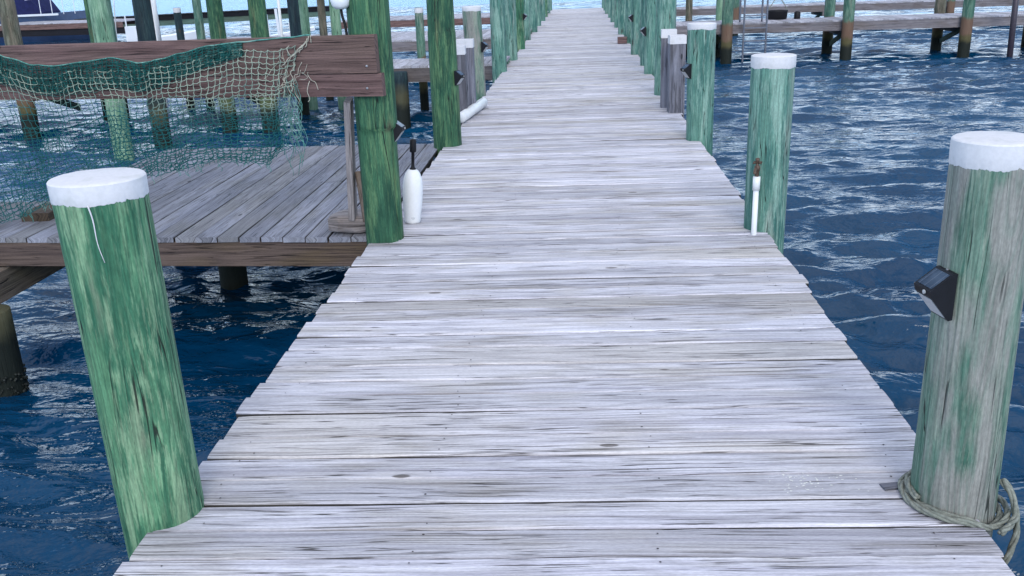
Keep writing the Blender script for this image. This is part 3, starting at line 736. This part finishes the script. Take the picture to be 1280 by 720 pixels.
# ------------------------------------------------------------------ solar lights
def solar_light(x, y, z, rz, label, proto=[None]):
    if proto[0] is None:
        o = empty('solar_light', (x, y, z), label, 'light', 'black solar lights on the pilings', rz); proto[0] = o
        # profile in (out, up), 0.10 wide; out = local -X
        W = .040; prof = [(0, 0), (.012, -.002), (.070, .070), (.074, .087), (.012, .132), (0, .132)]
        b = MB(); rings = [[(-px, yy, pz) for px, pz in prof] for yy in (-W, W)]
        b.loft(rings, [0, .1], (0, 0)); b.build('body', M['black'], o)
        def quad(a, c, inset, lift, name, mat):
            a = Vector((-a[0], 0, a[1])); c = Vector((-c[0], 0, c[1])); d = (c - a).normalized(); nrm = Vector((d.z, 0, -d.x))
            mid = Vector((-.03, 0, .075)); 
            if ((a + c) / 2 - mid).dot(nrm) < 0: nrm = -nrm
            a2 = a + d * inset + nrm * lift; c2 = c - d * inset + nrm * lift; q = MB(); w = W - .007
            base = q.add([a2 + Vector((0, -w, 0)), a2 + Vector((0, w, 0)), c2 + Vector((0, w, 0)), c2 + Vector((0, -w, 0)), a2 - nrm * lift * 2 + Vector((0, -w, 0)), a2 - nrm * lift * 2 + Vector((0, w, 0)), c2 - nrm * lift * 2 + Vector((0, w, 0)), c2 - nrm * lift * 2 + Vector((0, -w, 0))])
            for f in ((0, 1, 2, 3), (4, 7, 6, 5), (0, 4, 5, 1), (1, 5, 6, 2), (2, 6, 7, 3), (3, 7, 4, 0)): q.face([base + i for i in f], [(0, 0)] * 4, (0, 0))
            q.build(name, mat, o)
        quad((.074, .087), (.012, .132), .008, .0015, 'solar_panel', M['solar'])
        quad((.012, -.002), (.070, .070), .010, .0015, 'lamp_lens', M['lens'])
        b = MB(); lathe(b, [(.006, 0), (.006, .004), (.001, .006)], 10, (-.0725, -.012, .079), (-1, 0, 0)); b.build('sensor_dome', M['lens'], o)
        b = MB(); lathe(b, [(.004, 0), (.004, .003), (.001, .004)], 8, (-.006, 0.0, .1322), (0, 0, 1)); b.build('screw', M['bolt'], o)
        return o
    o = copy_tree(proto[0]); o.location = (x, y, z); o.rotation_euler = (0, 0, rz); o['label'] = label; return o
solar_light(1.085, 2.45, .605, R(12), 'black wedge solar light on the bleached piling with the rope')
solar_light(-1.038, 5.50, .600, R(180 - 4), 'black wedge solar light on the tall piling above the white foam float')
solar_light(-1.060, 8.74, .575, R(180 - 20), 'black wedge solar light on the tall piling with the cut ring')
solar_light(1.105, 8.80, .575, R(25), 'black wedge solar light on the teal piling next to the square posts')
solar_light(-1.19, 12.55, .58, R(180 - 20), 'black wedge solar light on the pale grey white topped piling')
solar_light(1.11, 14.85, .58, R(15), 'black wedge solar light on the right edge, second tall piling beyond the square posts')
solar_light(1.105, 18.4, .62, R(15), 'black wedge solar light on the right edge, fourth tall piling beyond the square posts')
solar_light(-1.09, 20.5, .62, R(180 - 15), 'black wedge solar light on the left edge, third tall piling beyond the pale one')

# ------------------------------------------------------------------ spigot
sp = empty('water_spigot', (1.135, 5.47, 0), 'white plastic water pipe with a brass tap standing at the teal piling', 'tap')
b = MB(); lathe(b, [(.0165, -.30), (.0165, .345)], 16); b.build('pipe', M['pvc'], sp, True)
b = MB(); lathe(b, [(.0165, .27), (.022, .271), (.022, .352), (.014, .354)], 16); b.build('coupling', M['pvc'], sp, True)
b = MB(); lathe(b, [(.012, .35), (.014, .36), (.013, .385), (.017, .39), (.017, .415), (.010, .42), (.009, .44), (.012, .445), (.012, .462), (.001, .465)], 14)
tube(b, smooth_pts([(0, 0, .40), (-.012, -.02, .402), (-.018, -.034, .395), (-.020, -.040, .375)], 4), .010, 8); tp = b.build('tap_body', M['brass'], sp, True)
b = MB()
for k in range(4):
    a = k * math.pi / 2 + .5; tube(b, [(0, 0, .435), (.026 * math.cos(a), .026 * math.sin(a), .437), (.032 * math.cos(a), .032 * math.sin(a), .434)], .0055, 6)
b.build('tap_handle', M['brass'], tp, True)

# ------------------------------------------------------------------ mooring rope round the near right piling
def rope_strands(mb, path, r, twist=34.0):
    path = [Vector(p) for p in path]
    fr = []; nv = None; L = 0
    for i, p in enumerate(path):
        t = (path[min(i + 1, len(path) - 1)] - path[max(i - 1, 0)]).normalized()
        if nv is None:
            ref = Vector((0, 0, 1)) if abs(t.z) < .9 else Vector((1, 0, 0)); nv = (ref - t * ref.dot(t)).normalized()
        nv = (nv - t * nv.dot(t)).normalized()
        if i: L += (p - path[i - 1]).length
        fr.append((p, nv.copy(), t.cross(nv), L))
    for k in range(3):
        pts = [p + (n * math.cos(l * twist + k * 2.094) + b * math.sin(l * twist + k * 2.094)) * r * .5 for p, n, b, l in fr]
        tube(mb, pts, r * .58, 6)
rope = MB(); C = Vector((1.195, 2.50, 0)); 
def coil(a, r, zin, zout):
    ca, sa = math.cos(a), math.sin(a)
    dip = max(0.0, ca * .85 - sa * .55)                       # outside the deck edge and towards the viewer the rope sags
    f = min(1, max(0, (ca + .15) / .7)); f = f * f * (3 - 2 * f)
    return C + Vector((r * ca, r * sa, zin + (zout - zin) * f))
path = []
for i in range(int(96 * 2.4) + 1):
    turn = i / 96; a = R(60) + turn * 2 * math.pi; k = turn
    f2 = min(1, max(0, (k - 1.9) / .3)); r = .121 + .017 * min(k, 1.9) * (1 - f2) + .006 * f2 + .003 * math.sin(a * 3 + k); z = .012 + .020 * f2 + .002 * math.sin(a * 5)
    path.append(coil(a, r, z, -.040 + .012 * k))
rope_strands(rope, path, .0098)
k0 = C + Vector((.128, -.062, -.03))
rope_strands(rope, smooth_pts([k0 + Vector((-.05, -.10, .015)), k0 + Vector((-.01, -.06, .012)), k0 + Vector((.028, -.01, .02)), k0 + Vector((.025, .035, .075)), k0 + Vector((-.002, .03, .105)), k0 + Vector((.022, .002, .06)), k0 + Vector((.034, -.018, -.03)), k0 + Vector((.018, -.03, -.10)), k0 + Vector((-.005, -.035, -.17))], 14), .010)
ro = rope.build('mooring_rope', M['rope'], None, True); tag(ro, 'grey green rope coiled and knotted round the foot of the bleached piling', 'rope')
b = MB(); rnd = random.Random(4)
for i in range(90):
    x = rnd.gauss(.765, .055) if i < 70 else rnd.uniform(.62, .98); y = rnd.gauss(2.585, .030) if i < 70 else rnd.uniform(2.52, 2.62); s = rnd.uniform(.001, .0045)
    c0 = Vector((x, y, .004)); pts = [c0 + Vector((s * rnd.uniform(.4, 1.7) * math.cos(a), s * rnd.uniform(.3, 1.2) * math.sin(a), 0)) for a in [j * 1.047 for j in range(6)]]
    base = b.add(pts + [c0 + Vector((0, 0, s * .35))])
    for j in range(6): b.face((base + j, base + (j + 1) % 6, base + 6), [(0, 0)] * 3, (0, 0))
fk = b.build('shell_crumbs', M['gull']); tag(fk, 'scatter of white shell crumbs on the boards near the roped piling', 'shell crumbs', None, 'stuff')
b = MB(); board(b, (-.03, 0, .004), (.03, .012, .004), .035, .005, nseg=6, wob=.006, rnd=(.2, .1)); sl = b.build('bark_scrap', M['square']); sl.location = (1.035, 2.545, .004)
tag(sl, 'thin grey scrap of bark on the boards beside the coiled rope', 'bark')

# ------------------------------------------------------------------ finger docks
def finger_dock(x0, x1, yf, yb, z, label, pile_x, top_mat='finger', beam='grey_beam', run='y', skew=0.0, low=None):
    o = Vector(((x0 + x1) / 2, (yf + yb) / 2, 0)); root = empty('finger_dock', o, label, 'dock', 'finger docks off the pier')
    d = MB()
    if run == 'y':
        x = x0; k = 0
        while x < x1:
            w = .14; dy = skew * (x - o.x); board(d, Vector((x + w / 2, yf + dy - .03, z - .02)) - o, Vector((x + w / 2, yb + dy, z - .02 + random.uniform(-.004, .004))) - o, w, .038, nseg=1); x += w + .008; k += 1
    d.build('deck', M[top_mat], root)
    for yy, nm in ((yf, 'front_beam'), (yb, 'rear_beam')):
        b = MB(); a = Vector((x0, yy + skew * (x0 - o.x), z - .16)) - o; e = Vector((x1, yy + skew * (x1 - o.x), z - .16)) - o
        board(b, a, e, .045, .235, nseg=max(2, int(abs(x1 - x0) / .6)), wob=.006); b.build(nm, M[beam], root)
    if low:
        b = MB(); a = Vector((x0, yf + .08 + skew * (x0 - o.x), z - .42)) - o; e = Vector((x1, yf + .08 + skew * (x1 - o.x), z - .42)) - o
        board(b, a, e, .08, .30, nseg=12, wob=.004); b.build('low_beam_or_shadow', M[low], root)
    for px in pile_x:
        b = MB(); board(b, Vector((px + .03, yf + .05, z - .30)) - o, Vector((px + .06, yb - .06, WATER_Z + .30)) - o, .13, .045, (1, 0, 0), 2); b.build('brace', M['green_beam'], root)
        b = MB(); board(b, Vector((px + .06, yf - .02, z - .36)) - o, Vector((px + .06, yb + .02, z - .36)) - o, .07, .16, (0, 0, 1), 2); b.build('cross_beam', M[beam], root)
    return root
finger_dock(-16.0, -1.30, 16.25, 17.75, .10, 'grey finger dock behind the net and rail, nearest on the left', (-9.8, -6.1))
finger_dock(-11.0, -1.30, 23.4, 27.2, .10, 'second grey finger dock on the left, across the gap from the nearest one', ())
finger_dock(-9.0, -1.30, 35.8, 39.6, .10, 'brown fronted finger dock furthest along on the left', (), beam='brown')
finger_dock(1.32, 20.0, 26.42, 28.2, .10, 'grey finger dock on the right standing on braced pilings with a ladder', (4.12, 7.3, 10.4))
finger_dock(1.32, 24.0, 37.6, 39.4, .10, 'further grey finger dock on the right beyond the one with the ladder', (9.4, 14.2))
finger_dock(-27.6, -21.0, 43.0, 46.5, .13, 'brown fronted floating dock in front of the navy covered boat', (), beam='brown', low='black_beam_and_shadow')  # black low strip paints the dark shadow beneath this dock
finger_dock(-25.5, -14.5, 52.0, 54.0, .15, 'far dark dock with a black edge and a green lower beam', (), 'black_beam_and_shadow', 'black_beam_and_shadow', skew=.9, low='green_beam')

MOOR = 'pilings standing among the finger docks'
def moor(x, y, top, r, mat, seed, label, cap=False, lean=(0, 0)):
    p = empty('mooring_piling', (x, y, 0), label, 'piling', MOOR)
    shaft('shaft', M[mat], p, -2.0, top, r, r * .95, seed, 28, .14, lean)
    if cap: white_cap(p, top, r * .95, seed, .09, lean, 40)
for a in [
    (-9.78, 16.0, 2.4, .145, 'pile_brown', 101, 'brownish piling at the far left end of the rail, furthest left of all'),
    (-9.35, 18.05, 2.4, .115, 'pile_deep', 102, 'slim deep green piling just right of the brownish one behind the rail'),
    (-9.1, 18.15, 2.4, .110, 'pile_far', 103, 'slim olive piling between the deep green and the thick pale one behind the rail'),
    (-6.95, 13.7, 2.6, .145, 'pile_pale', 104, 'thick pale mint piling standing free in the water behind the net'),
    (-6.67, 14.5, 2.6, .140, 'pile_dark', 105, 'nearly black piling right of the thick pale mint one behind the rail'),
    (-7.42, 18.5, 2.2, .085, 'pile_far', 107, 'thin olive piling right of the short white topped one behind the rail'),
    (-6.10, 16.0, 2.4, .135, 'pile_deep', 108, 'dark green piling over the torn hole side of the net with a rusty wet foot'),
    (-5.36, 16.0, 2.4, .155, 'pile_deep', 109, 'thick deep green piling behind the frayed corner of the net'),
    (-5.40, 18.2, 2.4, .11, 'pile_dark', 110, 'dark slim piling at the rear edge of the nearest left finger dock'),
    (-5.45, 19.0, 2.2, .112, 'pile_pale', 111, 'light green piling above the frayed corner of the net'),
    (-5.34, 20.0, 2.2, .085, 'pile_brown', 112, 'thin brown grey piling left of the round white float'),
    (-4.80, 19.0, 2.2, .105, 'pile_pale', 113, 'light green piling directly beneath the round white float'),
    (-3.00, 16.05, .02, .13, 'pile_dark', 115, 'dark low piling under the nearest left finger dock by the pier'),
]: moor(*a)
moor(-8.05, 19.0, 1.13, .078, 'pile_dark', 106, 'short thin white topped piling behind the middle of the rail', True)
moor(-2.97, 18.25, 1.0, .085, 'pile_far', 114, 'short thin white topped piling between the two tall pilings that flank the solar light', True)
for i, px in enumerate((4.10, 7.30, 10.40)):
    w = ('below the ladder', 'at the middle brace', 'nearest the dark slanting pole')[i]
    moor(px, 26.25, 2.2, .15, 'pile_far', 121 + i, 'rust banded front piling of the right finger dock, ' + ('left of the ladder' if i == 0 else ('middle of three' if i == 1 else 'nearest the dark slanting pole')))
    moor(px + .03, 28.35, (.05, 1.9, 2.0)[i], .15, ('pile_dark', 'pile_far', 'pile_brown')[i], 131 + i, 'rear piling of the ladder dock behind the ' + ('one left of the ladder' if i == 0 else ('middle rust banded one' if i == 1 else 'rust banded one nearest the slanting pole')))
moor(3.32, 28.5, 2.0, .10, 'pile_brown', 141, 'rusty slim piling behind the right finger dock next to the near teal pilings')
moor(4.45, 30.0, 2.4, .14, 'pile_pale', 142, 'pale green piling standing behind the right finger dock at the ladder')
moor(14.15, 37.5, 1.9, .14, 'pile_far', 143, 'rust banded piling of the further right dock near the picture edge')
moor(12.95, 28.4, 1.8, .11, 'pile_brown', 144, 'slim brown piling at the rear of the right finger dock beside the slanting pole')
moor(6.1, 37.45, 1.9, .14, 'pile_far', 145, 'rust banded piling of the further right dock above the black tub')
b = MB(); tube(b, [(0, 0, -2), (.0, 0, 1.9)], .075, 12); po = b.build('slanting_pole', M['pole'], None, True); po.location = (11.31, 25.6, 0); po.rotation_euler = (0, R(-1.5), 0)
tag(po, 'thin dark steel pole standing in the water in front of the right finger dock', 'pole')

ld = empty('ladder', (4.83, 26.2, 0), 'grey metal boarding ladder hung on the front of the right finger dock', 'ladder')
for sx in (-.30, .30):
    b = MB(); tube(b, smooth_pts([(sx, -.05, -1.25), (sx, -.05, .3), (sx, -.02, 1.0), (sx, .10, 1.16), (sx, .40, 1.16), (sx, .62, 1.0), (sx, .66, .5), (sx, .66, .10)], 5), .026, 8); b.build('side_rail', M['alu'], ld, True)
for z in (-.70, -.36, -.02, .30):
    b = MB(); board(b, (-.30, -.05, z), (.30, -.05, z), .09, .03, nseg=1); b.build('rung', M['alu'], ld)
tb = empty('tub', (5.72, 27.75, .10), 'round black rubber tub on the right finger dock beside the ladder', 'tub')
b = MB(); lathe(b, [(.001, 0), (.24, .002), (.27, .03), (.285, .20), (.30, .235), (.29, .25), (.265, .235), (.25, .06), (.001, .05)], 24); b.build('tub_body', M['black'], tb, True)
b = MB()
for s in (-1, 1): tube(b, smooth_pts([(.27 * s, 0, .20), (.22 * s, -.05, .34), (.10 * s, -.02, .52), (.0, 0, .62)], 5), .012, 6)
b.build('rope_handle', M['rope'], tb, True)
b = MB(); lathe(b, [(.001, 0), (.085, .001), (.09, .02), (.09, .17), (.07, .20), (.04, .21), (.001, .215)], 16); cn = b.build('small_canister', M['black'], None, True); cn.location = (6.27, 27.7, .10)
tag(cn, 'small dark canister on the right finger dock just right of the black tub', 'canister')

# ------------------------------------------------------------------ boats and clutter beyond the rail
def boat_hull(root, L, beam, z0, z1, mat, name='hull'):
    mb = MB(); rings = []; n = 14
    for i in range(n + 1):
        f = i / n; w = beam / 2 * (1 - max(0, (f - .55) / .45) ** 2.2) + .004; x = -L / 2 + L * f; sh = .22 * f * f
        rings.append([(x, -w, z1 + sh), (x + .1 * f, -w * .96, (z0 + z1) / 2), (x, -w * .78, z0 + .1), (x, 0, z0), (x, w * .78, z0 + .1), (x + .1 * f, w * .96, (z0 + z1) / 2), (x, w, z1 + sh), (x, w * .9, z1 + sh + .02), (x, -w * .9, z1 + sh + .02)])
    mb.loft(rings, [i for i in range(n + 1)], (0, 0)); return mb.build(name, mat, root)
bt = empty('motorboat', (-30.2, 49.0, WATER_Z), 'large motorboat with a navy canvas enclosure and white rails moored far left', 'boat')
boat_hull(bt, 9.0, 2.8, -.2, 1.25, M['hullblue'])
b = MB(); board(b, (-4.5, -1.43, 1.28), (3.6, -1.40, 1.36), .05, .10, nseg=8); b.build('rub_rail', M['gel'], bt)
b = MB(); rg = []
for i, (x, w, h) in enumerate([(-3.4, 1.0, .9), (-3.2, 1.2, 1.5), (-.5, 1.25, 1.75), (1.6, 1.2, 1.6), (2.5, .9, .2)]):
    rg.append([(x, -w, 1.3), (x, -w * .95, 1.3 + h * .8), (x, -w * .6, 1.3 + h), (x, w * .6, 1.3 + h), (x, w * .95, 1.3 + h * .8), (x, w, 1.3)])
b.loft(rg, [0, 1, 2, 3, 4], (0, 0)); b.build('canvas_enclosure', M['navy'], bt)
for x in (2.6, 3.1, 3.6, 4.1):
    b = MB(); tube(b, [(x, -1.25 + (x - 2.6) * .4, 1.35), (x, -1.22 + (x - 2.6) * .4, 2.2)], .02, 6); b.build('rail_stanchion', M['gel'], bt)
b = MB(); tube(b, [(1.9, -1.3, 2.1), (2.6, -1.22, 2.2), (3.6, -.82, 2.25), (4.3, -.5, 2.25)], .022, 6); b.build('bow_rail', M['gel'], bt)
b = MB(); tube(b, [(-2.6, -1.27, 2.2), (-1.2, -1.30, 2.2)], .02, 6); b.build('canvas_trim', M['gel'], bt)

sk = empty('skiff', (-16.75, 38.3, WATER_Z), 'small white open skiff floating behind the middle of the rail', 'boat', None, .5)
boat_hull(sk, 2.6, 1.1, -.1, .55, M['gel'])
b = MB(); board(b, (0, -.45, .60), (0, .45, .60), .25, .04); b.build('seat', M['gel'], sk)
b = MB(); board(b, (-.75, 0, .6), (-.75, 0, 1.02), .35, .30, (0, 1, 0), 2); b.build('console', M['gel'], sk)
bx = empty('dock_box', (-18.1, 38.0, WATER_Z), 'upright white storage box on a floating base behind the near black piling', 'box')
b = MB(); board(b, (0, 0, .30), (0, 0, 1.02), .55, .5, (0, 1, 0), 2, None, 0, .03); b.build('box_body', M['gel'], bx)
b = MB(); board(b, (-.5, 0, .15), (.5, 0, .15), .9, .30, nseg=2); b.build('float_base', M['hullblue'], bx)
for s in (-.22, .22):
    b = MB(); tube(b, [(s, -.2, 1.0), (s, -.2, 1.45)], .03, 6); b.build('corner_post', M['gel'], bx)
gw = empty('gangway', (-11.65, 38.0, WATER_Z), 'small white floating gangway with short posts seen above the net corner', 'gangway', None, .18)
b = MB(); board(b, (-1.0, 0, .40), (1.0, .3, .70), .8, .12, nseg=2); b.build('walkway', M['gel'], gw)
for x, h in ((-.75, .85), (-.35, 1.05), (.15, .5), (.45, .52), (.75, .55)):
    b = MB(); board(b, (x, -.3, .42), (x - .05, -.3, .48 + h), .10, .10, (0, 1, 0)); b.build('post', M['gel'], gw)
b = MB(); board(b, (-1.1, 0, .12), (1.1, .3, .12), 1.0, .25, nseg=2); b.build('float_base', M['gel'], gw)
def pole(x, y, z0, z1, r, mat, label, dx=0.0):
    b = MB(); tube(b, [(0, 0, z0), (dx, 0, z1)], r, 10); o = b.build('white_pole', mat, None, True); o.location = (x, y, 0); tag(o, label, 'pole', 'white poles and lines among the left pilings')
pole(-9.02, 20.0, -1.5, 2.2, .032, M['pvc'], 'white plastic pole between the thick pale mint and the nearly black piling')
pole(-6.25, 20.0, -1.5, 2.2, .032, M['pvc'], 'white plastic pole just right of the thick deep green piling')
pole(-10.1, 22.5, .10, 2.2, .06, M['pvc'], 'thick white pole on the second left finger dock above the short white topped piling')
b = MB(); tube(b, [(-9.7, 20, 2.4), (-9.85, 20.0, 1.2), (-9.95, 20.0, -.0)], .012, 5); ln = b.build('mooring_line', M['pvc'], None, True); tag(ln, 'thin pale mooring line hanging between the brownish and the slim deep green pilings', 'line')
# ------------------------------------------------------------------ light
w = bpy.data.worlds.new('World'); scene.world = w; w.use_nodes = True
nt = w.node_tree; bg = nt.nodes['Background']; sky = nt.nodes.new('ShaderNodeTexSky'); sky.sky_type = 'NISHITA'; sky.sun_disc = False
SUN_EL, SUN_AZ = R(30), R(172)           # azimuth clockwise from +Y: right and slightly behind the viewer
sky.sun_elevation = SUN_EL; sky.sun_rotation = SUN_AZ; sky.air_density = 1.0; sky.dust_density = .6; sky.ozone_density = 2.5
tint = nt.nodes.new('ShaderNodeMix'); tint.data_type = 'RGBA'; tint.blend_type = 'MULTIPLY'; tint.inputs[0].default_value = 1.0
nt.links.new(sky.outputs[0], tint.inputs[6]); tint.inputs[7].default_value = (1.0, .99, .97, 1)
def wn(t): return nt.nodes.new(t)
gen = wn('ShaderNodeTexCoord').outputs['Generated']; sx = wn('ShaderNodeSeparateXYZ'); nt.links.new(gen, sx.inputs[0])
mr = wn('ShaderNodeMapRange'); mr.interpolation_type = 'SMOOTHSTEP'; nt.links.new(sx.outputs[2], mr.inputs[0]); mr.inputs[1].default_value = .55; mr.inputs[2].default_value = 1.0
nz = wn('ShaderNodeTexNoise'); nt.links.new(gen, nz.inputs['Vector']); nz.inputs['Scale'].default_value = 2.6; nz.inputs['Detail'].default_value = 5
m2 = wn('ShaderNodeMapRange'); nt.links.new(nz.outputs['Fac'], m2.inputs[0]); m2.inputs[1].default_value = .38; m2.inputs[2].default_value = .62; m2.inputs[3].default_value = .45
mm = wn('ShaderNodeMath'); mm.operation = 'MULTIPLY'; nt.links.new(mr.outputs[0], mm.inputs[0]); nt.links.new(m2.outputs[0], mm.inputs[1])
m2.inputs[3].default_value = .25; m2.inputs[4].default_value = .50
cl = wn('ShaderNodeMix'); cl.data_type = 'RGBA'; nt.links.new(mm.outputs[0], cl.inputs[0]); nt.links.new(tint.outputs[2], cl.inputs[6]); cl.inputs[7].default_value = (12.5, 12.0, 11.4, 1)
h1 = wn('ShaderNodeMapRange'); h1.interpolation_type = 'SMOOTHSTEP'; nt.links.new(sx.outputs[2], h1.inputs[0]); h1.inputs[1].default_value = .12; h1.inputs[2].default_value = .46; h1.inputs[3].default_value = 1.0; h1.inputs[4].default_value = 0.0
n3 = wn('ShaderNodeTexNoise'); nt.links.new(gen, n3.inputs['Vector']); n3.inputs['Scale'].default_value = 3.4; n3.inputs['Detail'].default_value = 4
h2 = wn('ShaderNodeMapRange'); nt.links.new(n3.outputs['Fac'], h2.inputs[0]); h2.inputs[1].default_value = .35; h2.inputs[2].default_value = .62; h2.inputs[3].default_value = .55
hm = wn('ShaderNodeMath'); hm.operation = 'MULTIPLY'; nt.links.new(h1.outputs[0], hm.inputs[0]); nt.links.new(h2.outputs[0], hm.inputs[1])
hz = wn('ShaderNodeMix'); hz.data_type = 'RGBA'; nt.links.new(hm.outputs[0], hz.inputs[0]); nt.links.new(cl.outputs[2], hz.inputs[6]); hz.inputs[7].default_value = (6.7, 7.7, 8.8, 1)
lb = wn('ShaderNodeMapRange'); lb.interpolation_type = 'SMOOTHSTEP'; nt.links.new(sx.outputs[2], lb.inputs[0]); lb.inputs[1].default_value = .01; lb.inputs[2].default_value = .16; lb.inputs[3].default_value = .85; lb.inputs[4].default_value = 0.0
lo = wn('ShaderNodeMix'); lo.data_type = 'RGBA'; nt.links.new(lb.outputs[0], lo.inputs[0]); nt.links.new(hz.outputs[2], lo.inputs[6]); lo.inputs[7].default_value = (1.5, 3.6, 6.4, 1)
nt.links.new(lo.outputs[2], bg.inputs[0]); bg.inputs[1].default_value = .13
sl = bpy.data.lights.new('sun', 'SUN'); sl.energy = .7; sl.angle = R(24); sl.color = (1, .97, .92)
so = bpy.data.objects.new('sun', sl); COL.objects.link(so)
sv = Vector((math.cos(SUN_EL) * math.sin(SUN_AZ), math.cos(SUN_EL) * math.cos(SUN_AZ), math.sin(SUN_EL)))
so.rotation_euler = (-sv).to_track_quat('-Z', 'Y').to_euler()

# ------------------------------------------------------------------ camera
TH, YAW, RO = R(18.75), R(4.55), R(-1.98)
c, s, cy, sy = math.cos(TH), math.sin(TH), math.cos(YAW), math.sin(YAW)
fw = Vector((-sy * c, cy * c, -s)); rt0 = Vector((cy, sy, 0)); up0 = Vector((-sy * s, cy * s, c))
rt = rt0 * math.cos(RO) + up0 * math.sin(RO); up = -rt0 * math.sin(RO) + up0 * math.cos(RO)
cam = bpy.data.cameras.new('camera'); co = bpy.data.objects.new('camera', cam); COL.objects.link(co)
mw = Matrix((rt, up, -fw)).transposed().to_4x4(); mw.translation = Vector((.09, 0, 1.53)); co.matrix_world = mw
cam.sensor_width = 36; cam.lens = 36 * 1150 / 1280; cam.clip_start = .05; cam.clip_end = 6000
scene.camera = co
scene.render.resolution_x, scene.render.resolution_y = 1024, 576
vs = scene.view_settings; vs.view_transform = 'Standard'; vs.look = 'None'; vs.gamma = 1; vs.use_curve_mapping = False; vs.exposure = 1.18
